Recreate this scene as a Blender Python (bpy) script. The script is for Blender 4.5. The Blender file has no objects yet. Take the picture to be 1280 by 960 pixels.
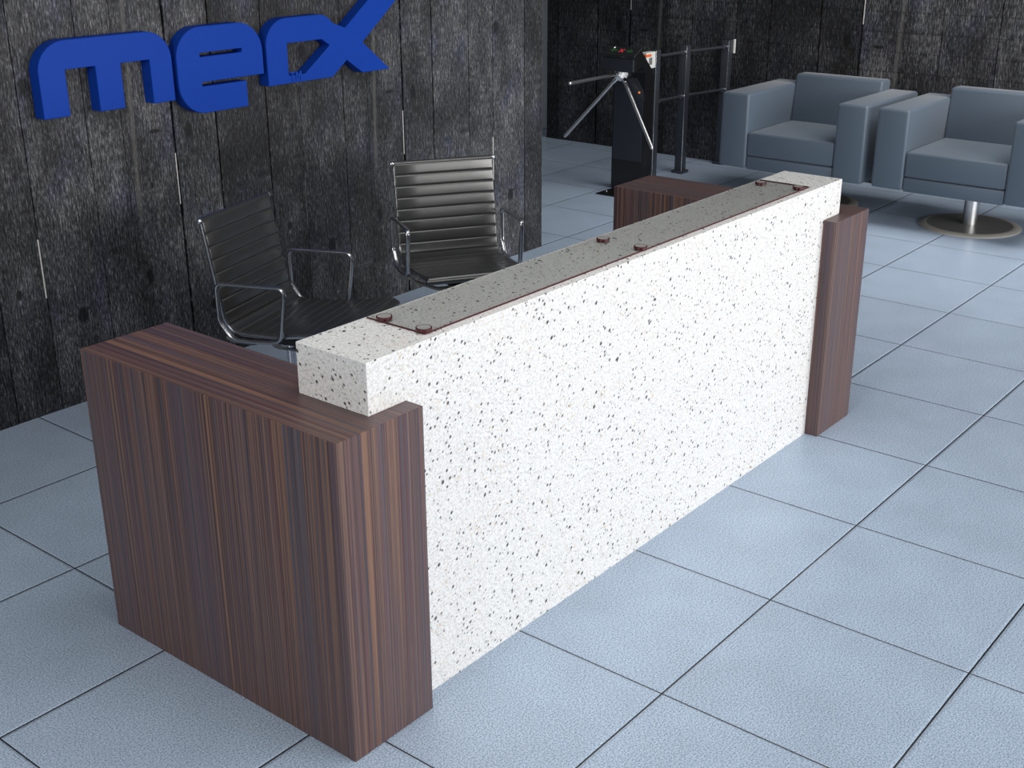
import bpy, bmesh, math, random
from mathutils import Vector, Matrix
random.seed(7)
scn = bpy.context.scene
COL = scn.collection
PI = math.pi

# ------------------------------------------------------------------ materials
class NT:
    """small helper for building node trees"""
    def __init__(self, name):
        m = bpy.data.materials.new(name); m.use_nodes = True
        self.m = m; self.t = m.node_tree; self.t.nodes.clear()
        self.out = self.n('ShaderNodeOutputMaterial')
        self.b = self.n('ShaderNodeBsdfPrincipled')
        self.l(self.b.outputs[0], self.out.inputs[0])
    def n(self, kind, **kw):
        nd = self.t.nodes.new(kind)
        for k, v in kw.items(): setattr(nd, k, v)
        return nd
    def l(self, a, b): self.t.links.new(a, b)
    def setin(self, node, **kw):
        for k, v in kw.items():
            s = node.inputs[k.replace('_', ' ')]
            if hasattr(v, 'is_linked') or isinstance(v, bpy.types.NodeSocket): self.l(v, s)
            else: s.default_value = v
        return node
    def math(self, op, a, b=None, c=None, clamp=False):
        nd = self.n('ShaderNodeMath', operation=op, use_clamp=clamp)
        for i, v in enumerate((a, b, c)):
            if v is None: continue
            if isinstance(v, bpy.types.NodeSocket): self.l(v, nd.inputs[i])
            else: nd.inputs[i].default_value = v
        return nd.outputs[0]
    def ramp(self, fac, stops, interp='LINEAR'):
        nd = self.n('ShaderNodeValToRGB'); cr = nd.color_ramp; cr.interpolation = interp
        while len(cr.elements) < len(stops): cr.elements.new(0.5)
        for e, (p, c) in zip(cr.elements, stops):
            e.position = p
            e.color = (c, c, c, 1) if not hasattr(c, '__len__') else (*c[:3], 1)
        self.l(fac, nd.inputs[0]); return nd.outputs[0]
    def mix(self, fac, a, b, blend='MIX'):
        nd = self.n('ShaderNodeMix', data_type='RGBA', blend_type=blend)
        for i, v in ((0, fac), (6, a), (7, b)):
            if isinstance(v, bpy.types.NodeSocket): self.l(v, nd.inputs[i])
            elif i == 0: nd.inputs[0].default_value = v
            else: nd.inputs[i].default_value = (*v[:3], 1)
        return nd.outputs[2]
    def mapping(self, vec, loc=(0, 0, 0), rot=(0, 0, 0), scale=(1, 1, 1)):
        nd = self.n('ShaderNodeMapping')
        self.l(vec, nd.inputs[0])
        nd.inputs[1].default_value = loc; nd.inputs[2].default_value = rot; nd.inputs[3].default_value = scale
        return nd.outputs[0]
    def noise(self, vec, scale, detail=2, rough=.5, dim='3D', dist=0):
        nd = self.n('ShaderNodeTexNoise', noise_dimensions=dim)
        if vec is not None: self.l(vec, nd.inputs['Vector'])
        nd.inputs['Scale'].default_value = scale; nd.inputs['Detail'].default_value = detail
        nd.inputs['Roughness'].default_value = rough; nd.inputs['Distortion'].default_value = dist
        return nd.outputs[0]
    def bump(self, h, strength, dist=.002):
        nd = self.n('ShaderNodeBump'); nd.inputs['Strength'].default_value = strength
        nd.inputs['Distance'].default_value = dist
        self.l(h, nd.inputs['Height']); self.l(nd.outputs[0], self.b.inputs['Normal'])
    def base(self, c, rough=.5, metal=0., spec=.5):
        b = self.b
        if isinstance(c, bpy.types.NodeSocket): self.l(c, b.inputs['Base Color'])
        else: b.inputs['Base Color'].default_value = (*c[:3], 1)
        if isinstance(rough, bpy.types.NodeSocket): self.l(rough, b.inputs['Roughness'])
        else: b.inputs['Roughness'].default_value = rough
        b.inputs['Metallic'].default_value = metal
        b.inputs['Specular IOR Level'].default_value = spec
        return self
    def coord(self, which='Object'):
        return self.n('ShaderNodeTexCoord').outputs[which]

def srgb(r, g, b):
    f = lambda c: c / 12.92 if c <= .04045 else ((c + .055) / 1.055) ** 2.4
    return tuple(f(x / 255) for x in (r, g, b))

M = {}
def plain(name, c, rough=.5, metal=0., spec=.5, var=.08, scale=30., bump=0.):
    t = NT(name); o = t.coord()
    nz = t.noise(o, scale, 3)
    f = t.ramp(nz, [(.3, 1 - var), (.7, 1 + var)])
    t.base(t.mix(1, c, f, 'MULTIPLY'), rough, metal, spec)
    if bump: t.bump(nz, bump, .001)
    M[name] = t.m
    return t

plain('chrome', (.72, .73, .75), .16, 1., var=.02)
plain('brushed_steel', (.62, .62, .62), .32, 1., var=.04)
plain('polished_aluminium', (.50, .51, .53), .22, 1., var=.03)
plain('dark_steel', (.19, .185, .172), .34, .2, var=.05)
plain('rim_steel', (.42, .40, .365), .42, .1, var=.03)
plain('black_gloss', (.008, .008, .009), .22, 0, var=.1)
plain('black_matte', (.012, .012, .013), .5, 0, var=.1)
plain('slate_panel', (.020, .025, .034), .42, 0, var=.06)
plain('post_graphite', (.050, .056, .070), .34, .3, var=.05)
lt = plain('leather', (.025, .025, .025), .31, 0, 1., var=.10, scale=60, bump=.03)
lt.b.inputs['Coat Weight'].default_value = .6; lt.b.inputs['Coat Roughness'].default_value = .30
plain('seam_thread', (.006, .006, .006), .6)
plain('sign_blue', srgb(16, 62, 160), .5, 0, .12, var=.02)
plain('white_plastic', (.72, .72, .70), .4, var=.02)
plain('grey_plastic', (.17, .17, .17), .4, var=.03)
plain('orange_plastic', (.85, .16, .04), .4, var=.03)
plain('pale_wood', (.62, .60, .58), .7, var=.15, scale=80)
plain('plaster', (.72, .71, .69), .8, var=.05, scale=6)
plain('disc_face', (.33, .33, .32), .12, 0, var=.03)
plain('edge_red', (.055, .003, .006), .25, var=.1)
plain('hub_alloy', (.86, .86, .87), .28, .2, var=.02)
def emis(name, c, s):
    t = NT(name); t.base((.01, .01, .01), .4)
    t.b.inputs['Emission Color'].default_value = (*c, 1); t.b.inputs['Emission Strength'].default_value = s
    M[name] = t.m
emis('led_green', (.03, .40, .06), .10)
emis('led_red', (.9, .04, .06), .45)
emis('led_orange', (1., .28, .05), .8)
emis('led_white', (1, 1, 1), .8)

# armchair leather: slate blue, soft sheen
t = NT('blue_leather'); o = t.coord()
nz = t.noise(o, 220, 2); big = t.noise(o, 3, 2)
c = t.mix(big, (.074, .100, .134), (.084, .112, .148))
t.base(c, .46, 0, .5); t.bump(nz, .08, .001)
t.b.inputs['Sheen Weight'].default_value = .30; t.b.inputs['Sheen Roughness'].default_value = .35; M['blue_leather'] = t.m

# striped veneer: stripes run along V of the uv map, vary along U
t = NT('zebrano_veneer'); uv = t.coord('UV')
def stripe(sc, lo, seed, det=2, rg=.55): return t.noise(t.mapping(uv, loc=(seed, seed * .4, 0), scale=(1, lo, 1)), sc, det, rg)
a = stripe(210, .0025, 0., 3, .6); b_ = stripe(95, .003, 3.)
hue = stripe(110, .004, 9.); hue2 = stripe(80, .004, 15.); thin = stripe(150, .003, 31., 1); fib = stripe(800, .02, 2.); wide = stripe(9, .03, 21., 1)
s = t.math('ADD', t.math('MULTIPLY', a, .6), t.math('MULTIPLY', b_, .4))
c = t.ramp(s, [(.36, srgb(48, 40, 46)), (.44, srgb(80, 64, 64)), (.50, srgb(106, 82, 74)), (.55, srgb(120, 94, 80)), (.61, srgb(136, 106, 86)), (.68, srgb(146, 114, 90))])
c = t.mix(t.ramp(hue, [(.50, 0), (.64, .75)]), c, srgb(72, 80, 92))
c = t.mix(t.ramp(hue2, [(.54, 0), (.68, .6)]), c, srgb(100, 64, 74))
c = t.mix(t.ramp(thin, [(.61, 0), (.67, .5)]), c, srgb(160, 118, 82))
c = t.mix(t.ramp(wide, [(.45, 0), (.65, .35)]), c, srgb(86, 84, 92))
c = t.mix(.6, c, t.ramp(fib, [(.3, .78), (.7, 1.2)]), 'MULTIPLY')
c = t.mix(1, c, (.86, .83, .87), 'MULTIPLY')
t.base(c, .42, 0, .35); t.bump(fib, .05, .0006); M['zebrano_veneer'] = t.m

# speckled granite
t = NT('white_granite'); o = t.coord()
# stretched along the (1,1,1) diagonal, so grains lean on every face
vr = t.n('ShaderNodeVectorRotate', rotation_type='AXIS_ANGLE')
t.l(o, vr.inputs['Vector'])
ax = Vector((1, 1, 1)).normalized().cross(Vector((0, 0, 1))).normalized()
vr.inputs['Axis'].default_value = ax
vr.inputs['Angle'].default_value = Vector((1, 1, 1)).angle(Vector((0, 0, 1)))
st = t.mapping(vr.outputs[0], scale=(1, 1, .58))
def specks(scale, rmin, rmax, thr, seed):
    vo = t.n('ShaderNodeTexVoronoi'); vo.inputs['Scale'].default_value = scale
    t.l(t.mapping(st, loc=(seed, seed * .7, seed * .3)), vo.inputs['Vector'])
    sep = t.n('ShaderNodeSeparateColor'); t.l(vo.outputs['Color'], sep.inputs[0])
    keep = t.math('GREATER_THAN', sep.outputs[0], thr)
    rad = t.math('MULTIPLY_ADD', sep.outputs[1], rmax - rmin, rmin)
    d = t.math('SUBTRACT', rad, vo.outputs['Distance'])
    m_ = t.math('MULTIPLY', d, 9., clamp=True)
    return t.math('MULTIPLY', m_, keep), sep.outputs[2]
mot = t.noise(st, 190, 3, .7); mot2 = t.noise(o, 9, 3, .6)
c = t.ramp(mot, [(.30, (.42, .415, .405)), (.44, (.68, .68, .672)), (.57, (.82, .82, .815))])
tan = t.math('MULTIPLY', t.ramp(t.noise(st, 110, 2), [(.57, 0), (.70, 1)]), t.ramp(mot2, [(.42, 0), (.62, .7)]))
c = t.mix(tan, c, (.60, .47, .33))
g1, _ = specks(75, .06, .22, .55, 5.); c = t.mix(t.math('MULTIPLY', g1, .40), c, (.30, .29, .28))
k1, _ = specks(74, .15, .34, .40, 1.); c = t.mix(t.math('MULTIPLY', k1, .93), c, (.022, .022, .026))
k2, _ = specks(44, .12, .27, .58, 2.); c = t.mix(t.math('MULTIPLY', k2, .96), c, (.016, .016, .02))
t.base(c, .42, 0, .4); M['white_granite'] = t.m

# floor: 0.6 m tiles with dark joints
TX, TY, TS = 1.3039, -.4842, .6
t = NT('tile_floor'); o = t.coord()
sep = t.n('ShaderNodeSeparateXYZ'); t.l(o, sep.inputs[0])
def joint(s, off, half):
    q = t.math('DIVIDE', t.math('SUBTRACT', s, off), TS)
    fr = t.math('SUBTRACT', q, t.math('ROUND', q))
    return t.math('MULTIPLY', t.math('ABSOLUTE', fr), TS), q, t.math('MULTIPLY', fr, TS)
dx, qx, sx = joint(sep.outputs[0], TX, .002); dy, qy, sy = joint(sep.outputs[1], TY, .002)
d = t.math('MINIMUM', dx, t.math('MULTIPLY', dy, .8))
line = t.math('LESS_THAN', d, .0021)
lip = t.ramp(d, [(0, 0), (.0075, 1)])
cv = t.n('ShaderNodeCombineXYZ'); t.l(t.math('FLOOR', qx), cv.inputs[0]); t.l(t.math('FLOOR', qy), cv.inputs[1])
wn = t.n('ShaderNodeTexWhiteNoise'); t.l(cv.outputs[0], wn.inputs[0])
sp = t.noise(o, 215, 2, .8); sp2 = t.noise(o, 5, 2)
c = t.ramp(sp, [(.36, srgb(112, 131, 156)), (.49, srgb(163, 181, 202)), (.60, srgb(194, 208, 224))])
c = t.mix(1, c, t.ramp(sp2, [(.3, .95), (.7, 1.05)]), 'MULTIPLY')
c = t.mix(1, c, t.ramp(wn.outputs[0], [(0, .96), (1, 1.03)]), 'MULTIPLY')
c = t.mix(line, c, (.018, .02, .024))
t.base(c, t.math('MULTIPLY_ADD', sp, .12, .30), 0, .42)
t.bump(t.math('ADD', lip, t.math('MULTIPLY', sp, .03)), .8, .004); M['tile_floor'] = t.m

# weathered black planks (uv in metres, u wraps every 1.39 m)
def planks(name, grid, lo, hi):
    t = NT(name); uv = t.coord('UV')
    sep = t.n('ShaderNodeSeparateXYZ'); t.l(uv, sep.inputs[0]); U, V = sep.outputs[0], sep.outputs[1]
    wob = t.noise(t.mapping(uv, scale=(1, .35, 1)), 9, 2)
    wv = t.n('ShaderNodeCombineXYZ'); t.l(t.math('MULTIPLY_ADD', wob, .03, U), wv.inputs[0]); t.l(V, wv.inputs[1])
    g1 = t.noise(t.mapping(wv.outputs[0], scale=(1, .05, 1)), 190, 3, .65)
    g2 = t.noise(t.mapping(uv, scale=(1, .22, 1)), 170, 2, .8)
    big = t.noise(t.mapping(uv, scale=(1, .45, 1)), 6, 3, .6)
    at = t.n('ShaderNodeAttribute', attribute_name='tone')
    s = t.math('ADD', t.math('MULTIPLY', g1, .42), t.math('MULTIPLY', g2, .58))
    s = t.math('ADD', s, t.math('MULTIPLY', t.math('SUBTRACT', big, .5), .30))
    s = t.math('ADD', s, t.math('MULTIPLY', t.math('SUBTRACT', at.outputs['Fac'], .5), .07))
    c = t.ramp(s, [(.36, (lo * .2,) * 3), (.455, (lo * .9, lo * .92, lo)), (.52, (hi * .5, hi * .51, hi * .56)), (.59, (hi * 1.1, hi * 1.11, hi * 1.18)), (.67, (hi * 2.9, hi * 2.9, hi * 2.95))])
    blue = t.ramp(t.noise(t.mapping(uv, loc=(4, 2, 0), scale=(1, .5, 1)), 7, 2), [(.52, 0), (.68, .8)])
    c = t.mix(blue, c, t.mix(1, c, (.86, .90, 1.20), 'MULTIPLY'))
    # knots
    knot = None
    for (ku, kv, ru, rv) in ((1.571, 1.04, .034, .062), (.845, 1.303, .040, .055), (.70 + 1.39, .518, .018, .035), (.963, .37, .045, .06),
                             (1.30, .456, .026, .06), (1.40, 1.06, .036, .014), (1.78, .88, .012, .02), (1.36, .84, .012, .022), (1.62, .25, .03, .05)):
        du = t.math('DIVIDE', t.math('SUBTRACT', U, ku), ru); dv = t.math('DIVIDE', t.math('SUBTRACT', V, kv), rv)
        r = t.math('SQRT', t.math('ADD', t.math('MULTIPLY', du, du), t.math('MULTIPLY', dv, dv)))
        knot = r if knot is None else t.math('MINIMUM', knot, r)
    kk = t.ramp(t.math('ADD', knot, t.math('MULTIPLY', g2, .5)), [(.7, .18), (1.35, 1)])
    c = t.mix(1, c, kk, 'MULTIPLY')
    ring = t.math('MULTIPLY', t.math('SINE', t.math('MULTIPLY', knot, 11.)), t.ramp(knot, [(0, 0), (.3, 1), (1., 0)]))
    # one bleached streak
    du = t.math('ABSOLUTE', t.math('SUBTRACT', U, t.math('MULTIPLY_ADD', V, .03, 1.266)))
    st_ = t.math('MULTIPLY', t.ramp(du, [(.002, 1), (.016, 0)]), t.ramp(V, [(.62, 0), (.78, 1)]))
    c = t.mix(t.math('MULTIPLY', st_, .35), c, (.20, .19, .18))
    h = t.math('ADD', s, t.math('MULTIPLY', ring, .08))
    if grid:
        q = t.math('DIVIDE', t.math('SUBTRACT', V, .03), .0954); fr = t.math('ABSOLUTE', t.math('SUBTRACT', q, t.math('ROUND', q)))
        wgl = t.math('MULTIPLY_ADD', g2, .10, fr)
        ln = t.ramp(wgl, [(.05, .42), (.10, 1)])
        c = t.mix(1, c, ln, 'MULTIPLY'); h = t.math('ADD', h, t.math('MULTIPLY', ln, .25))
    t.base(c, .62, 0, .35); t.bump(h, .55, .006); M[name] = t.m
planks('plank_black', False, .018, .084)
planks('plank_charred', True, .012, .064)

# tinted glass
t = NT('smoked_glass')
t.base((.80, .81, .80), .02); t.b.inputs['Transmission Weight'].default_value = 1.; t.b.inputs['IOR'].default_value = 1.45
# thin sheet: light passes straight through, tinted, with a mirror sheen
tr = t.n('ShaderNodeBsdfTransparent'); tr.inputs[0].default_value = (.88, .885, .88, 1)
gl = t.n('ShaderNodeBsdfGlossy'); gl.inputs['Roughness'].default_value = .06
fr = t.n('ShaderNodeFresnel'); fr.inputs[0].default_value = 1.35
geo = t.n('ShaderNodeNewGeometry')
ms = t.n('ShaderNodeMixShader'); t.l(t.math('MULTIPLY', fr.outputs[0], t.math('SUBTRACT', 1., geo.outputs['Backfacing'])), ms.inputs[0]); t.l(tr.outputs[0], ms.inputs[1]); t.l(gl.outputs[0], ms.inputs[2])
t.l(ms.outputs[0], t.out.inputs[0]); t.t.nodes.remove(t.b); M['smoked_glass'] = t.m

# ------------------------------------------------------------------ mesh helpers
def link(name, bm, mat, parent=None, smooth=False, angle=35, fix=True):
    me = bpy.data.meshes.new(name)
    if fix: bmesh.ops.recalc_face_normals(bm, faces=bm.faces[:])
    bm.normal_update(); bm.to_mesh(me); bm.free()
    o = bpy.data.objects.new(name, me); COL.objects.link(o)
    for m in (mat if isinstance(mat, (list, tuple)) else [mat]): me.materials.append(M[m])
    if parent is not None: o.parent = parent
    if smooth:
        for p in me.polygons: p.use_smooth = True
        me.set_sharp_from_angle(angle=math.radians(angle))
    return o
def thing(name, label, cat, loc=(0, 0, 0), rz=0, group=None):
    o = bpy.data.objects.new(name, None); COL.objects.link(o)
    o.empty_display_size = .1
    o.location = loc; o.rotation_euler = (0, 0, rz)
    return tag(o, label, cat, group)
def tag(o, label, cat, group=None):
    o['label'] = label; o['category'] = cat
    if group: o['group'] = group
    return o
def struct(o, label=None):
    o['kind'] = 'structure'
    if label: o['label'] = label
    return o
def box(bm, lo, hi, bev=0, seg=2, mat=0, matrix=None):
    vs = [bm.verts.new((x, y, z)) for x in (lo[0], hi[0]) for y in (lo[1], hi[1]) for z in (lo[2], hi[2])]
    fs = [bm.faces.new([vs[i] for i in q]) for q in ((0, 1, 3, 2), (4, 6, 7, 5), (0, 4, 5, 1), (2, 3, 7, 6), (0, 2, 6, 4), (1, 5, 7, 3))]
    for f in fs: f.material_index = mat
    if bev:
        es = list({e for f in fs for e in f.edges})
        r = bmesh.ops.bevel(bm, geom=es, offset=bev, segments=seg, profile=.5, affect='EDGES', clamp_overlap=True)
        vs = list({v for f in r['faces'] for v in f.verts} | {v for v in vs if v.is_valid})
    if matrix is not None: bmesh.ops.transform(bm, matrix=matrix, verts=[v for v in vs if v.is_valid])
    return vs
def prism(bm, pts, y0, y1, holes=(), plane='xz', bev=0):
    """extrude an outline (with holes) between two depths"""
    def P(p, y):
        return (p[0], y, p[1]) if plane == 'xz' else (p[0], p[1], y)
    edges = []
    for loop in [pts, *holes]:
        vv = [bm.verts.new(P(p, y0)) for p in loop]
        edges += [bm.edges.new((vv[i], vv[(i + 1) % len(vv)])) for i in range(len(vv))]
    r = bmesh.ops.triangle_fill(bm, edges=edges, use_beauty=True, use_dissolve=False)
    fs = [g for g in r['geom'] if isinstance(g, bmesh.types.BMFace)]
    ex = bmesh.ops.extrude_face_region(bm, geom=fs)
    nv = [g for g in ex['geom'] if isinstance(g, bmesh.types.BMVert)]
    d = Vector(P((0, 0), y1)) - Vector(P((0, 0), y0))
    bmesh.ops.translate(bm, vec=d, verts=nv)
    bmesh.ops.recalc_face_normals(bm, faces=bm.faces[:])
def arc(cx, cy, r, a0, a1, n=8, ry=None):
    ry = ry or r
    return [(cx + r * math.cos(math.radians(a0 + (a1 - a0) * i / n)), cy + ry * math.sin(math.radians(a0 + (a1 - a0) * i / n))) for i in range(n + 1)]
def fillet(pts, rad, closed=False, n=6):
    """round the corners of a 3d polyline"""
    P = [Vector(p) for p in pts]; out = []
    N = len(P)
    for i, p in enumerate(P):
        if not closed and i in (0, N - 1): out.append(p); continue
        a, b = P[i - 1], P[(i + 1) % N]
        r = rad[i] if hasattr(rad, '__len__') else rad
        u = (a - p); v = (b - p); lu, lv = u.length, v.length; u.normalize(); v.normalize()
        ang = u.angle(v)
        if r <= 0 or ang > PI - .02: out.append(p); continue
        dd = min(r / math.tan(ang / 2), lu * .48, lv * .48)
        p0, p1 = p + u * dd, p + v * dd
        for k in range(n + 1):
            s = k / n
            out.append(p0 * (1 - s) ** 2 + p * 2 * s * (1 - s) + p1 * s * s)
    return out
def sweep(bm, path, sec, closed=False, up=Vector((0, 0, 1)), caps=True):
    """sweep a 2d section (list of (side, up)) along a path; up fixes the roll"""
    P = [Vector(p) for p in path]; N = len(P); rings = []
    for i in range(N):
        if closed: d = P[(i + 1) % N] - P[i - 1]
        else: d = P[min(i + 1, N - 1)] - P[max(i - 1, 0)]
        d.normalize()
        side = d.cross(up)
        if side.length < 1e-4: side = d.cross(Vector((1, 0, 0)))
        side.normalize(); u = side.cross(d)
        rings.append([bm.verts.new(P[i] + side * s[0] + u * s[1]) for s in sec])
    K = len(sec)
    for i in range(N if closed else N - 1):
        a, b = rings[i], rings[(i + 1) % N]
        for k in range(K): bm.faces.new((a[k], a[(k + 1) % K], b[(k + 1) % K], b[k]))
    if caps and not closed:
        bm.faces.new(rings[0]); bm.faces.new(rings[-1][::-1])
    bmesh.ops.recalc_face_normals(bm, faces=bm.faces[:])
def circ(r, n=12, ry=None): return [(r * math.cos(2 * PI * i / n), (ry or r) * math.sin(2 * PI * i / n)) for i in range(n)]
def rrect(w, h, r, n=3):
    o = []
    for cx, cy, a in ((w / 2 - r, h / 2 - r, 0), (-w / 2 + r, h / 2 - r, 90), (-w / 2 + r, -h / 2 + r, 180), (w / 2 - r, -h / 2 + r, 270)):
        o += [(cx + r * math.cos(math.radians(a + 90 * k / n)), cy + r * math.sin(math.radians(a + 90 * k / n))) for k in range(n + 1)]
    return o
def tube(bm, a, b, r, n=14, r2=None):
    a, b = Vector(a), Vector(b); d = (b - a); L = d.length
    m = Matrix.Translation((a + b) / 2) @ d.to_track_quat('Z', 'Y').to_matrix().to_4x4()
    bmesh.ops.create_cone(bm, cap_ends=True, segments=n, radius1=r, radius2=r if r2 is None else r2, depth=L, matrix=m)
def lathe(bm, prof, n=32, loc=(0, 0, 0)):
    rings = []
    for r, z in prof:
        if r < 1e-5: rings.append([bm.verts.new((loc[0], loc[1], loc[2] + z))])
        else: rings.append([bm.verts.new((loc[0] + r * math.cos(2 * PI * i / n), loc[1] + r * math.sin(2 * PI * i / n), loc[2] + z)) for i in range(n)])
    for a, b in zip(rings, rings[1:]):
        for i in range(n):
            j = (i + 1) % n
            if len(a) == 1 and len(b) == 1: continue
            if len(a) == 1: bm.faces.new((a[0], b[i], b[j]))
            elif len(b) == 1: bm.faces.new((a[i], b[0], a[j]))
            else: bm.faces.new((a[i], b[i], b[j], a[j]))
    bmesh.ops.recalc_face_normals(bm, faces=bm.faces[:])
def wood_uv(bm, off=0):
    """stripes vertical on the sides, lengthwise (along y) on the top"""
    uvl = bm.loops.layers.uv.verify(); bm.normal_update()
    for f in bm.faces:
        n = f.normal
        for lp in f.loops:
            x, y, z = lp.vert.co
            if abs(n.x) > .7: uv = (y + off + 5, z)
            elif abs(n.y) > .7: uv = (x + off, z)
            else: uv = (x + off, y)
            lp[uvl].uv = uv
def copy_tree(o, parent=None):
    c = o.copy(); COL.objects.link(c)
    if parent is not None: c.parent = parent
    for ch in list(o.children): copy_tree(ch, c)
    return c

# ------------------------------------------------------------------ setting
bm = bmesh.new(); box(bm, (-5.5, -7, -.1), (11, 9, 0))
struct(link('floor', bm, 'tile_floor'), 'pale blue speckled square tile floor with dark joints')

GAPS = [(.815, .004), (1.09, .004), (1.25, .002), (1.497, .012), (1.722, .009), (2.006, .005)]   # joints of one run of boards
PER = 1.39
def board_edges(a0, a1):
    e = []
    k = math.floor((a0 - .815) / PER) - 1
    while .815 + k * PER < a1 + PER:
        for g, w in GAPS: e.append((g + k * PER, w, k))
        k += 1
    return e
def plank_wall(name, mat, a0, a1, z0, z1, place, rng, sliver):
    """planks as boxes with real gaps; place(a, depth, z) gives the world point. uv.u wraps with the run of boards"""
    bm = bmesh.new(); uvl = bm.loops.layers.uv.verify(); tone = bm.faces.layers.float.new('tone')
    E = [q for q in board_edges(a0, a1)]
    def slab(x0, x1, d0, d1, za, zb, uo, tn, mi=0):
        n0 = len(bm.faces); bm.faces.ensure_lookup_table()
        before = set(bm.faces)
        vs = box(bm, (x0, d0, za), (x1, d1, zb))
        for f in bm.faces:
            if f in before: continue
            f[tone] = tn; f.material_index = mi
            for lp in f.loops: lp[uvl].uv = (lp.vert.co.x - uo, lp.vert.co.z)
        for v in vs: v.co = Vector(place(*v.co))
    slab(a0, a1, .022, .2, z0, z1, 0, 0, 1)
    for (g0, w0, k0), (g1, w1, k1) in zip(E, E[1:]):
        x0, x1 = max(g0 + w0 / 2, a0), min(g1 - w1 / 2, a1)
        if x1 - x0 < .004: continue
        slab(x0, x1, rng.uniform(0, .003), .024, z0, z1, k0 * PER, rng.random())
    for (sx, za, zb, w) in sliver:
        k = -6
        while k < 8:
            x = sx + k * PER
            if a0 + .02 < x < a1 - .02: slab(x - w, x + w, .001, .01, za, zb, 0, 0, 2)
            k += 1
    bmesh.ops.recalc_face_normals(bm, faces=bm.faces[:])
    return struct(link(name, bm, [mat, 'black_matte', 'pale_wood']))
slv = [(1.4925, .735, .955, .0022), (.8115, .48, .72, .0028)]
plank_wall('wall_left', 'plank_black', -2.4, 4.035, 0, 2.9, lambda a, d, z: (a, 2.5 + d, z), random.Random(3), slv)['label'] = 'weathered black vertical plank wall behind the reception desk'
# the back wall carries larger boards, hung upside down
BS = 1.41
plank_wall('wall_back', 'plank_charred', 1.497 + (-4.5 - 1.86) / BS, 1.497 + (4.652 - 1.86) / BS, 1.74 - 2.9 / BS, 1.74,
           lambda a, d, z: (6.88 + d, 1.86 + (a - 1.497) * BS, (1.74 - z) * BS), random.Random(5), [(1.4925, .735, .955, .0022)])['label'] = 'charred black plank wall behind the armchairs'
bm = bmesh.new(); box(bm, (7.25, 4.5, 0), (7.4, 8.0, 2.9))
struct(link('wall_far', bm, 'plaster'), 'plain grey wall glimpsed between the two plank walls')

# ------------------------------------------------------------------ wall lettering
ZB, ZX, ZI, ZD = 1.182, 1.466, 1.357, 1.112
FY0, FY1 = 2.503, 2.44
def letter(name, pts, holes, label):
    bm = bmesh.new(); prism(bm, pts, FY1, FY0, holes)
    o = link(name, bm, 'sign_blue', None, True, 30)
    cx = sum(p[0] for p in pts) / len(pts)
    for v in o.data.vertices: v.co.x -= cx; v.co.y -= 2.5; v.co.z -= ZB
    o.location = (cx, 2.5, ZB)
    m = o.modifiers.new('edge', 'BEVEL'); m.width = .0025; m.segments = 2; m.limit_method = 'ANGLE'; m.angle_limit = math.radians(50)
    return tag(o, label, 'sign letter', 'blue sign letters on the plank wall')
mp = [(.878, ZB), (.878, 1.36)] + arc(1.005, 1.352, .127, 180, 90, 10, .114)[1:] + arc(1.365, 1.352, .114, 90, 0, 10, .114) + \
     [(1.479, ZB), (1.373, ZB), (1.373, ZI), (1.237, ZI), (1.237, ZB), (1.123, ZB), (1.123, ZI), (.991, ZI), (.991, ZB)]
letter('sign_letter', mp, [], 'blue raised letter m, leftmost letter on the plank wall')
ep = arc(1.63, 1.34, .128, 180, 90, 10, .126) + arc(1.83, 1.34, .127, 90, 0, 10, .126) + [(1.957, 1.24), (1.621, 1.24), (1.621, 1.222), (1.857, 1.222), (1.857, ZD)] + \
     arc(1.63, 1.24, .128, 270, 180, 10, .128)
letter('sign_letter', ep, [[(1.621, 1.343), (1.621, 1.360), (1.845, 1.360), (1.845, 1.343)]], 'blue raised letter e with two narrow slots, second on the plank wall')
rp = [(1.979, ZB), (1.979, 1.36)] + arc(2.100, 1.352, .121, 180, 90, 10, .114)[1:] + arc(2.30, 1.30, .12, 90, 48, 6, .166) + \
     [(2.458, 1.396), (2.665, 1.548), (2.868, 1.548), (2.566, 1.322), (2.741, ZB), (2.558, ZB), (2.459, 1.250), (2.364, ZB)]
letter('sign_letter', rp, [[(2.099, 1.212), (2.099, ZI), (2.308, ZI), (2.357, 1.326), (2.186, 1.205), (2.186, 1.200), (2.150, 1.212)]] if False else
       [[(2.099, 1.216), (2.099, ZI), (2.308, ZI), (2.357, 1.326), (2.196, 1.216)]], 'blue raised r joined to a long armed x, right end of the sign')
# small trade mark letters inside the foot of the r
bm = bmesh.new(); prism(bm, [(2.103, 1.2245), (2.103, 1.231), (2.131, 1.231), (2.131, 1.2245), (2.1205, 1.2245), (2.1205, 1.190), (2.1135, 1.190), (2.1135, 1.2245)], 2.4365, 2.442)
tm = link('trademark_symbol', bm, 'sign_blue')
b2 = bmesh.new(); prism(b2, [(2.136, 1.190), (2.136, 1.231), (2.144, 1.231), (2.1525, 1.214), (2.161, 1.231), (2.169, 1.231), (2.169, 1.190), (2.162, 1.190), (2.162, 1.217), (2.1525, 1.199), (2.143, 1.217), (2.143, 1.190)], 2.4365, 2.442)
b2.from_mesh(tm.data); b2.to_mesh(tm.data); b2.free()
tag(tm, 'tiny blue raised trademark letters in the foot of the letter r', 'sign mark')

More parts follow.
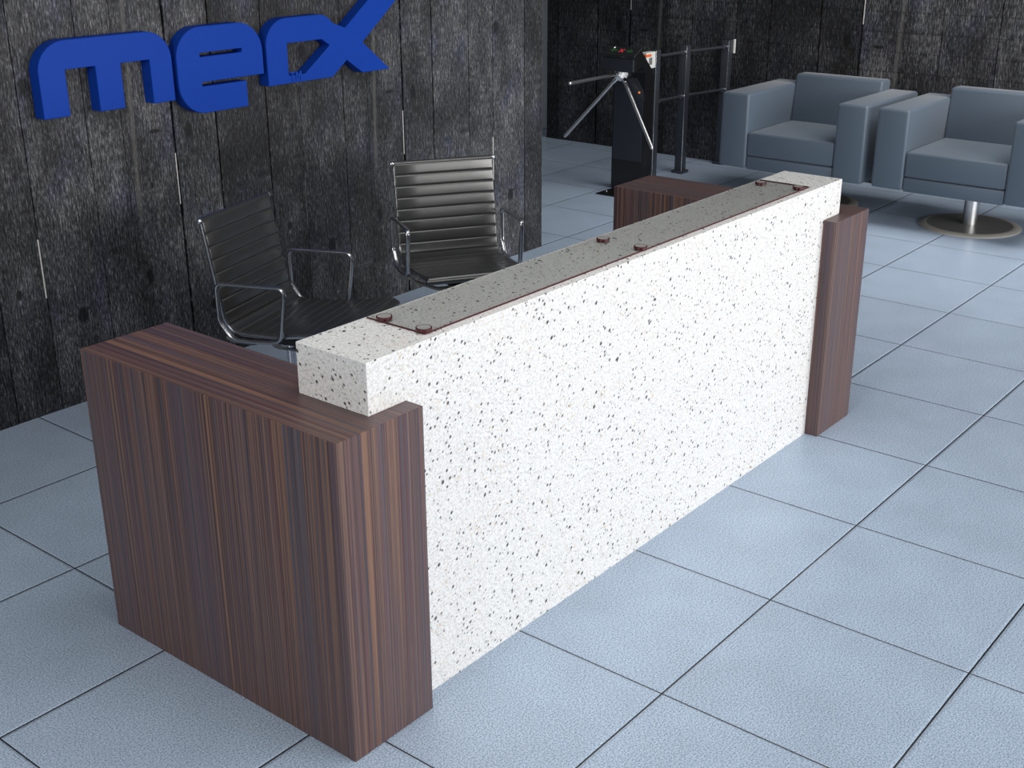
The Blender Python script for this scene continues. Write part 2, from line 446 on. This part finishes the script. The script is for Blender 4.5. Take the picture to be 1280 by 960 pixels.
# ------------------------------------------------------------------ reception desk
L, T, YB, PF, H1, H2, D, A, B = 2.7684, .2801, .9305, .0526, .8531, .985, .2369, .1526, .1506
desk = thing('reception_desk', 'long reception desk of white speckled granite between striped wood end cabinets', 'desk', (0, 0, 0))
for i, x0 in enumerate((0, L - T)):
    bm = bmesh.new(); box(bm, (x0, -PF, 0), (x0 + T, YB, H1), .0015, 1)
    wood_uv(bm, i * 3.3)
    o = link('end_cabinet', bm, 'zebrano_veneer', desk)
    o['label'] = ('striped dark wood end cabinet at the near left end of the desk', 'striped dark wood end cabinet at the far right end of the desk')[i]
bm = bmesh.new(); box(bm, (T, 0, 0), (L - T, .10, H1 + .001)); 
o = link('front_panel', bm, 'white_granite', desk); o['label'] = 'white speckled granite front panel'
bm = bmesh.new(); box(bm, (A, 0, H1), (L - B, D, H2), .001, 1)
o = link('counter_top', bm, 'white_granite', desk); o['label'] = 'thick white speckled granite counter block'
# glass sheet on disc fixings
gz = H2 + .0006
bm = bmesh.new(); box(bm, (.378, .027, gz), (2.402, .225, gz + .005), mat=0)
bm.normal_update()
for f in bm.faces:
    f.material_index = 1 if abs(f.normal.z) < .5 and f.normal.y < .5 else 0
g = link('glass_top', bm, ['smoked_glass', 'edge_red'], desk); g['label'] = 'thin clear glass sheet with dark red edge'
for i, (x, y) in enumerate(((.395, .180), (.393, .044), (1.342, .183), (1.338, .044), (2.337, .186), (2.352, .044))):
    bm = bmesh.new(); lathe(bm, [(0, 0), (.0205, 0), (.0205, .0065), (.0198, .0072), (.0175, .0072), (0, .0072)], 32, (x, y, gz + .0051))
    bm.normal_update()
    for f in bm.faces:
        c = f.calc_center_median(); r = math.hypot(c.x - x, c.y - y)
        f.material_index = 1 if abs(f.normal.z) > .9 and abs(c.z - gz - .0123) < .001 and r < .0178 else 0
    link('disc_fixing', bm, ['edge_red', 'disc_face'], g, True)

# ------------------------------------------------------------------ office chairs (local: x forward, y left)
W_, WA = .233, .259
def make_office_chair():
    r = thing('office_chair', '', 'chair', group='black ribbed office chairs behind the desk')
    # side profile of the sling, front edge to top edge
    prof = fillet([(.488, 0, .445), (.478, 0, .470), (.40, 0, .456), (.20, 0, .428), (-.005, 0, .420), (-.028, 0, .56), (-.081, 0, .845)], [0, .02, .05, .1, .085, .2, 0], n=12)
    # resample by arc length
    ln = [0]
    for a, b in zip(prof, prof[1:]): ln.append(ln[-1] + (b - a).length)
    tot = ln[-1]
    def at(s):
        for i in range(len(ln) - 1):
            if s <= ln[i + 1] or i == len(ln) - 2:
                f = (s - ln[i]) / max(ln[i + 1] - ln[i], 1e-9); return prof[i].lerp(prof[i + 1], f)
    NP = 18; SUB = 12; n = NP * SUB
    pts = [at(tot * i / n) for i in range(n + 1)]
    nor = []
    for i in range(n + 1):
        d = (pts[min(i + 1, n)] - pts[max(i - 1, 0)]).normalized(); nor.append(Vector((-d.z, 0, d.x)) * -1)
    # nor points to the sitter (up on the seat, forward on the back)
    nor = [v if (v.z > 0 or v.x > 0) else -v for v in nor]
    bm = bmesh.new(); ys = [-W_ + .003, -W_ + .009, -.12, 0, .12, W_ - .009, W_ - .003]; grid = []
    for i in range(n + 1):
        ph = (i % SUB) / SUB
        puff = .0040 * min(1., math.sin(PI * ph) / .26 if ph else 0.) ** .8 + .0008 * math.sin(PI * ph)
        row = []
        for j, y in enumerate(ys):
            e = .45 if j in (0, 6) else 1.
            row.append((bm.verts.new(pts[i] + nor[i] * (.002 + puff * e) + Vector((0, y, 0))), bm.verts.new(pts[i] - nor[i] * (.002 + puff * e) + Vector((0, y, 0)))))
        grid.append(row)
    for i in range(n):
        for j in range(6):
            bm.faces.new((grid[i][j][0], grid[i][j + 1][0], grid[i + 1][j + 1][0], grid[i + 1][j][0]))
            bm.faces.new((grid[i][j][1], grid[i + 1][j][1], grid[i + 1][j + 1][1], grid[i][j + 1][1]))
        for j in (0, 6):
            bm.faces.new((grid[i][j][0], grid[i + 1][j][0], grid[i + 1][j][1], grid[i][j][1]))
    for i in (0, n):
        for j in range(6): bm.faces.new((grid[i][j][0], grid[i][j + 1][0], grid[i][j + 1][1], grid[i][j][1]))
    bmesh.ops.recalc_face_normals(bm, faces=bm.faces[:])
    # seat below the crease and backrest above it
    me_all = bm
    crease = min(range(n + 1), key=lambda i: abs(pts[i].x - .0) + abs(pts[i].z - .44))
    crease = round(crease / SUB) * SUB
    for nm, lo, hi in (('seat', 0, crease), ('backrest', crease, n)):
        b2 = bmesh.new(); mp_ = {}
        keep = {}
        for i in range(lo, hi + 1):
            for j in range(7):
                for q in (0, 1): keep[grid[i][j][q]] = b2.verts.new(grid[i][j][q].co)
        for f in me_all.faces:
            if all(v in keep for v in f.verts): b2.faces.new([keep[v] for v in f.verts])
        link(nm, b2, 'leather', r, True, 60)
    me_all.free()
    rail_path = [p - q * .009 for p, q in zip(pts[9:-2:4], nor[9:-2:4])]
    for s in (-1, 1):
        bm = bmesh.new(); sweep(bm, [p + Vector((0, s * (W_ - .004), 0)) for p in rail_path], rrect(.007, .012, .003), up=Vector((.3, 0, 1)).normalized())
        link('side_rail', bm, 'polished_aluminium', r, True, 50)
    bm = bmesh.new(); q = pts[-1]; tube(bm, (q.x - .004, -W_ - .004, q.z), (q.x - .004, W_ + .004, q.z), .011, 16)
    link('top_tube', bm, 'leather', r, True)
    for s in (-1, 1):
        bm = bmesh.new(); lathe(bm, [(0, .012), (.007, .010), (.0115, .004), (.012, -.004), (.009, -.010), (0, -.010)], 16)
        bmesh.ops.rotate(bm, verts=bm.verts[:], cent=(0, 0, 0), matrix=Matrix.Rotation(-s * PI / 2, 3, 'X'))
        bmesh.ops.translate(bm, verts=bm.verts[:], vec=(q.x - .004, s * (W_ + .004), q.z)); link('tube_cap', bm, 'chrome', r, True)
    bm = bmesh.new(); q = pts[0]; tube(bm, (q.x - .006, -W_ - .002, q.z + .006), (q.x - .006, W_ + .002, q.z + .006), .012, 16)
    link('front_tube', bm, 'leather', r, True)
    for s in (-1, 1):
        y = s * WA
        loop = fillet([(-.022, y, .618), (.278, y, .630), (.245, y, .415), (.12, y, .402), (.03, y, .402), (-.020, y, .47)], [.028, .034, .045, .1, .07, .06], True, 7)
        bm = bmesh.new(); K = rrect(.020, .012, .0055)
        sweep(bm, loop, [(b, a) for a, b in K], True, up=Vector((0, 1, 0)))
        link('armrest', bm, 'polished_aluminium', r, True, 50)
    # curved spreaders below the seat
    for a, z0 in ((.215, .408), (.02, .408)):
        bm = bmesh.new()
        sweep(bm, fillet([(a, -WA, z0), (a, -WA + .035, z0 - .028), (a, -.12, z0 - .072), (a, .12, z0 - .072), (a, WA - .035, z0 - .028), (a, WA, z0)], .09, False, 8), rrect(.034, .012, .005), up=Vector((0, 0, 1)))
        link('seat_spreader', bm, 'dark_steel', r, True, 50)
    bm = bmesh.new(); box(bm, (.0, -.05, .318), (.235, .05, .350), .008, 2); link('tilt_mechanism', bm, 'black_matte', r, True)
    bm = bmesh.new(); tube(bm, (.1175, 0, .085), (.1175, 0, .20), .026, 20); tube(bm, (.1175, 0, .20), (.1175, 0, .32), .014, 16)
    link('gas_column', bm, 'chrome', r, True)
    for k in range(5):
        an = 2 * PI * k / 5 + .5; dv = Vector((math.cos(an), math.sin(an), 0)); c0 = Vector((.1175, 0, .105))
        bm = bmesh.new(); path = [c0, c0 + dv * .14 + Vector((0, 0, -.006)), c0 + dv * .27 + Vector((0, 0, -.030))]
        sweep(bm, path, rrect(.034, .022, .006))
        lg = link('base_leg', bm, 'polished_aluminium', r, True, 50)
        bm = bmesh.new(); pd = Vector((-dv.y, dv.x, 0)); e = c0 + dv * .265
        for s in (-1, 1):
            tube(bm, Vector((e.x, e.y, .027)) + pd * (s * .007), Vector((e.x, e.y, .027)) + pd * (s * .023), .027, 20)
        tube(bm, Vector((e.x, e.y, .03)), Vector((e.x, e.y, .075)), .008, 12)
        link('caster', bm, 'black_matte', lg, True)
    return r
C1 = (1.334, 1.816, -72.59); C2 = (2.431, 1.795, -122.71)
ch = make_office_chair()
ch.location = (C1[0], C1[1], 0); ch.rotation_euler.z = math.radians(C1[2])
ch['label'] = 'black ribbed office chair turned sideways, beside the near end cabinet of the desk'
c2 = copy_tree(ch); c2.location = (C2[0], C2[1], 0); c2.rotation_euler.z = math.radians(C2[2])
c2['label'] = 'black ribbed office chair facing the granite counter, grey sheen on its backrest'

# ------------------------------------------------------------------ armchairs (local: faces -x)
def make_armchair():
    r = thing('armchair', '', 'armchair', group='slate blue armchairs by the back wall')
    for s in (-1, 1):
        bm = bmesh.new(); lo, hi = sorted((s * .311, s * .512))
        box(bm, (-.40, lo, .252), (.40, hi, .742), .018, 4)
        link('armrest', bm, 'blue_leather', r, True, 60)
    bm = bmesh.new(); box(bm, (-.392, -.309, .338), (.24, .309, .492), .014, 3); link('seat_cushion', bm, 'blue_leather', r, True, 60)
    bm = bmesh.new(); box(bm, (-.390, -.3095, .246), (.38, .3095, .334), .010, 2); link('seat_base', bm, 'blue_leather', r, True, 60)
    bm = bmesh.new(); vs = box(bm, (.20, -.316, .40), (.395, .316, .805), .016, 3)
    for v in bm.verts:
        if v.co.x < .30: v.co.x += max(0, (v.co.z - .42)) * .16
        if v.co.z < .75:
            v.co.y *= .309 / .316
    link('backrest', bm, 'blue_leather', r, True, 60)
    bm = bmesh.new(); tube(bm, (0, 0, .01), (0, 0, .25), .045, 28); link('pedestal', bm, 'brushed_steel', r, True)
    bm = bmesh.new(); lathe(bm, [(0, .014), (.262, .014), (.264, .010), (.264, 0), (0, 0)], 64); bd = link('base_disc', bm, 'dark_steel', r, True)
    bm = bmesh.new(); lathe(bm, [(.262, .014), (.265, .0145), (.310, .006), (.313, .003), (.313, 0), (.262, 0), (.262, .014)], 64); link('disc_rim', bm, 'rim_steel', bd, True)
    return r
ac = make_armchair(); ac.location = (6.10, .672, 0)
ac['label'] = 'slate blue square armchair on a steel disc base, right one cut by the photo edge'
a2 = copy_tree(ac); a2.location = (6.10, 1.763, 0)
a2['label'] = 'slate blue square armchair standing nearer the turnstile, left one of the pair'

# ------------------------------------------------------------------ turnstile
HUB = Vector((5.583, 3.008, .813))
ts = thing('tripod_turnstile', 'black tripod turnstile with chrome arms beside the railing', 'turnstile', (5.65, 2.95, 0))
OFF = Vector((5.65, 2.95, 0))
def tl(bm): bmesh.ops.translate(bm, verts=bm.verts[:], vec=-OFF)
Y0, Y1 = 2.820, 3.085
bm = bmesh.new()
prism(bm, [(5.60, 0), (5.71, 0), (5.71, .80), (5.675, .85), (5.54, .986), (5.46, .942), (5.46, .84), (5.562, .872), (5.60, .835)], Y0, Y1)
tl(bm); body = link('body', bm, 'black_gloss', ts)
mb = body.modifiers.new('edge', 'BEVEL'); mb.width = .005; mb.segments = 2; mb.limit_method = 'ANGLE'
bm = bmesh.new(); prism(bm, [(2.832, .215), (3.073, .215), (3.073, .735), (3.045, .762), (2.93, .790), (2.890, .790), (2.832, .705)], 5.594, 5.602)
for v in bm.verts: v.co.x, v.co.y = v.co.y, v.co.x
tl(bm); link('front_panel', bm, 'slate_panel', ts)
bm = bmesh.new(); box(bm, (5.454, Y0 + .006, .848), (5.462, Y1 - .006, .932), .002, 1); tl(bm); link('head_panel', bm, 'slate_panel', ts)
# tilted display slab: local u runs up the slope
S0 = Vector((5.448, 0, .944)); SU = Vector((5.545, 0, .996)) - S0; SL = SU.length; SU.normalize(); SN = Vector((-SU.z, 0, SU.x))
def slope(u, y, h): return S0 + SU * u + SN * h + Vector((0, y, 0))
bm = bmesh.new(); box(bm, (0, Y0 - .004, -.012), (SL, Y1 + .004, .006), .003, 1)
for v in bm.verts: v.co = slope(*v.co)
tl(bm); disp = link('display', bm, 'black_gloss', ts)
def dpoly(name, pts, mat):
    bm = bmesh.new(); prism(bm, pts, .004, .0068, plane='xy')
    for v in bm.verts: v.co = slope(*v.co)
    tl(bm); return link(name, bm, mat, disp)
cy = (Y0 + Y1) / 2; um = SL * .55
for s_ in (1, -1):
    dpoly('entry_light', [(um - .008, cy + s_ * .035), (um - .008, cy + s_ * .062), (um - .022, cy + s_ * .062), (um, cy + s_ * .095), (um + .022, cy + s_ * .062), (um + .008, cy + s_ * .062), (um + .008, cy + s_ * .035)], 'led_green')
xx = []
for k in range(4):
    an = PI / 4 + k * PI / 2; d_ = Vector((math.cos(an), math.sin(an))); n_ = Vector((-d_.y, d_.x))
    xx += [tuple(Vector((um, cy)) + d_ * .006 - n_ * .006 if False else Vector((um, cy)) + d_ * .024 - n_ * .005), tuple(Vector((um, cy)) + d_ * .024 + n_ * .005), tuple(Vector((um, cy)) + d_ * .005 + n_ * .005)]
dpoly('stop_light', xx, 'led_red')
dpoly('status_light', arc(um + .028, cy + .075, .007, 0, 330, 10), 'led_white')
# 45 degree housing + hub + three arms
axis = Vector((-1, 0, -1)).normalized()
bm = bmesh.new(); tube(bm, HUB - axis * .06, HUB - axis * .012, .052, 28); tl(bm); link('hub_housing', bm, 'black_gloss', ts, True)
bm = bmesh.new(); tube(bm, HUB - axis * .014, HUB + axis * .012, .047, 28); tube(bm, HUB + axis * .012, HUB + axis * .044, .047, 28, .030); tl(bm); hub = link('hub', bm, 'hub_alloy', ts, True)
for d in ((-1, 0, 0), (-.25, .612, -.75), (-.25, -.612, -.75)):
    d = Vector(d).normalized(); bm = bmesh.new()
    tube(bm, HUB + d * .02, HUB + d * .600, .0125, 16); tube(bm, HUB + d * .600, HUB + d * .609, .0125, 16, .007)
    tl(bm); arm = link('barrier_arm', bm, 'brushed_steel', ts, True)
    bm = bmesh.new(); tube(bm, HUB + d * .018, HUB + d * .075, .0165, 16); tl(bm); link('arm_collar', bm, 'chrome', arm, True)
bm = bmesh.new(); tube(bm, (5.596, 2.862, .695), (5.589, 2.862, .695), .007, 14); tl(bm); link('lock_light', bm, 'led_orange', ts)
bm = bmesh.new(); box(bm, (5.37, 2.80, 0), (5.78, 3.055, .008), .002, 1); tl(bm); bp = link('base_plate', bm, 'black_gloss', ts)
for p in ((5.46, 3.025), (5.46, 2.85)):
    bm = bmesh.new(); lathe(bm, [(0, .006), (.005, .005), (.008, 0), (0, 0)], 12, (p[0], p[1], .008)); tl(bm); link('bolt', bm, 'chrome', bp, True)

# ------------------------------------------------------------------ railing
rl = thing('barrier_railing', 'dark metal barrier railing with round rails joining turnstile to the back wall', 'railing', (6.318, 2.97, 0))
ROFF = Vector((6.318, 2.97, 0)); PH = .937; PW = .062
posts = [Vector((5.945, 2.962, 0)), Vector((6.318, 2.940, 0)), Vector((6.800, 2.868, 0))]   # near corner of each post
for p in posts:
    bm = bmesh.new(); box(bm, (p.x, p.y, 0), (p.x + PW, p.y + PW, PH), .003, 2)
    bmesh.ops.translate(bm, verts=bm.verts[:], vec=-ROFF); po = link('post', bm, 'post_graphite', rl, True)
    bm = bmesh.new(); sweep(bm, [(p.x, p.y, .01), (p.x, p.y, PH)], rrect(.0055, .0055, .002)); bmesh.ops.translate(bm, verts=bm.verts[:], vec=-ROFF); link('edge_strip', bm, 'chrome', po, True)
    bm = bmesh.new(); box(bm, (p.x - .016, p.y - .016, 0), (p.x + PW + .016, p.y + PW + .016, .022), .003, 2)
    bmesh.ops.translate(bm, verts=bm.verts[:], vec=-ROFF); link('base_flange', bm, 'post_graphite', po, True)
for z in (.892, .575):
    for p, q in zip(posts, posts[1:]):
        a = p + Vector((PW, PW * .3, z)); b = q + Vector((0, PW * .3, z)); d = (b - a).normalized()
        bm = bmesh.new(); tube(bm, a - d * .01, b + d * .005, .011, 14); bmesh.ops.translate(bm, verts=bm.verts[:], vec=-ROFF)
        ra = link('rail', bm, 'post_graphite', rl, True)
        for e, s in ((b, -1), (a, 1)):
            bm = bmesh.new(); tube(bm, e, e + d * (s * .026), .0155, 16); bmesh.ops.translate(bm, verts=bm.verts[:], vec=-ROFF); link('rail_socket', bm, 'chrome', ra, True)
p = posts[0]
bm = bmesh.new(); prism(bm, [(p.x - .120, .930), (p.x - .001, .930), (p.x - .001, .818), (p.x - .055, .818), (p.x - .115, .87)], p.y + .004, p.y + .058)
bmesh.ops.translate(bm, verts=bm.verts[:], vec=-ROFF); cr = link('card_reader', bm, 'white_plastic', rl)
mb = cr.modifiers.new('edge', 'BEVEL'); mb.width = .003; mb.segments = 2; mb.limit_method = 'ANGLE'
bm = bmesh.new(); box(bm, (p.x - .1235, p.y + .0015, .900), (p.x - .055, p.y + .050, .918), .002, 1); bmesh.ops.translate(bm, verts=bm.verts[:], vec=-ROFF); link('signal_strip', bm, 'orange_plastic', cr)
bm = bmesh.new(); box(bm, (p.x - .085, p.y + .0015, .845), (p.x - .045, p.y + .006, .893), .001, 1); bmesh.ops.translate(bm, verts=bm.verts[:], vec=-ROFF); link('reader_slot', bm, 'grey_plastic', cr)
bm = bmesh.new(); box(bm, (6.866, 2.853, .838), (6.881, 2.869, .942), .003, 2)
tag(link('wall_bracket', bm, 'white_plastic'), 'small white upright bracket on the dark wall beside the last railing post', 'bracket')

# ------------------------------------------------------------------ light
def area(name, loc, target, sx, sy, e, col):
    l = bpy.data.lights.new(name, 'AREA'); l.shape = 'RECTANGLE'; l.size = sx; l.size_y = sy; l.energy = e; l.color = col
    o = bpy.data.objects.new(name, l); COL.objects.link(o); o.location = loc
    o.rotation_euler = (Vector(target) - Vector(loc)).to_track_quat('-Z', 'Y').to_euler()
    return o
area('window_light', (2.9, -5.2, 1.55), (2.9, 0, 1.35), 6.6, 2.5, 395, (1, .985, .97))
area('desk_fill', (1.0, -.3, 3.3), (1.0, -.3, 0), 3.2, 1.6, 46, (1, .99, .97))  # unseen fill added above the desk to brighten the counter top
area('lounge_fill', (5.7, -.2, 3.3), (6.1, 1.1, .3), 2.6, 2.6, 60, (1, .98, .96)).data.spread = math.radians(120)  # extra fill without a fixture, lifts the armchair seats and arm sides
area('side_fill', (-3.6, -.2, 2.4), (0, .4, .6), 1.6, 1.6, 80, (1, .98, .96))  # added fill out of view on the left, brightens desk ends and left floor
w = bpy.data.worlds.new('room_light'); scn.world = w; w.use_nodes = True
bg = w.node_tree.nodes['Background']; bg.inputs[0].default_value = (.82, .90, 1., 1); bg.inputs[1].default_value = .11

# ------------------------------------------------------------------ camera
f, az, el, ro = 1544.546, .6835, -.3779, -.0047
fw = Vector((math.cos(el) * math.cos(az), math.cos(el) * math.sin(az), math.sin(el)))
rt = fw.cross(Vector((0, 0, 1))).normalized(); up = rt.cross(fw)
r2 = rt * math.cos(ro) + up * math.sin(ro); u2 = -rt * math.sin(ro) + up * math.cos(ro)
cam = bpy.data.cameras.new('camera'); cam.sensor_width = 36; cam.lens = 36 * f / 1280; cam.clip_start = .05
co = bpy.data.objects.new('camera', cam); COL.objects.link(co)
m = Matrix((r2, u2, -fw)).transposed().to_4x4(); m.translation = Vector((-1.6677, -1.9089, 1.9720)); co.matrix_world = m
scn.camera = co
vs_ = scn.view_settings; vs_.view_transform = 'Standard'; vs_.look = 'None'; vs_.exposure = 0.; vs_.gamma = 1.; vs_.use_curve_mapping = False
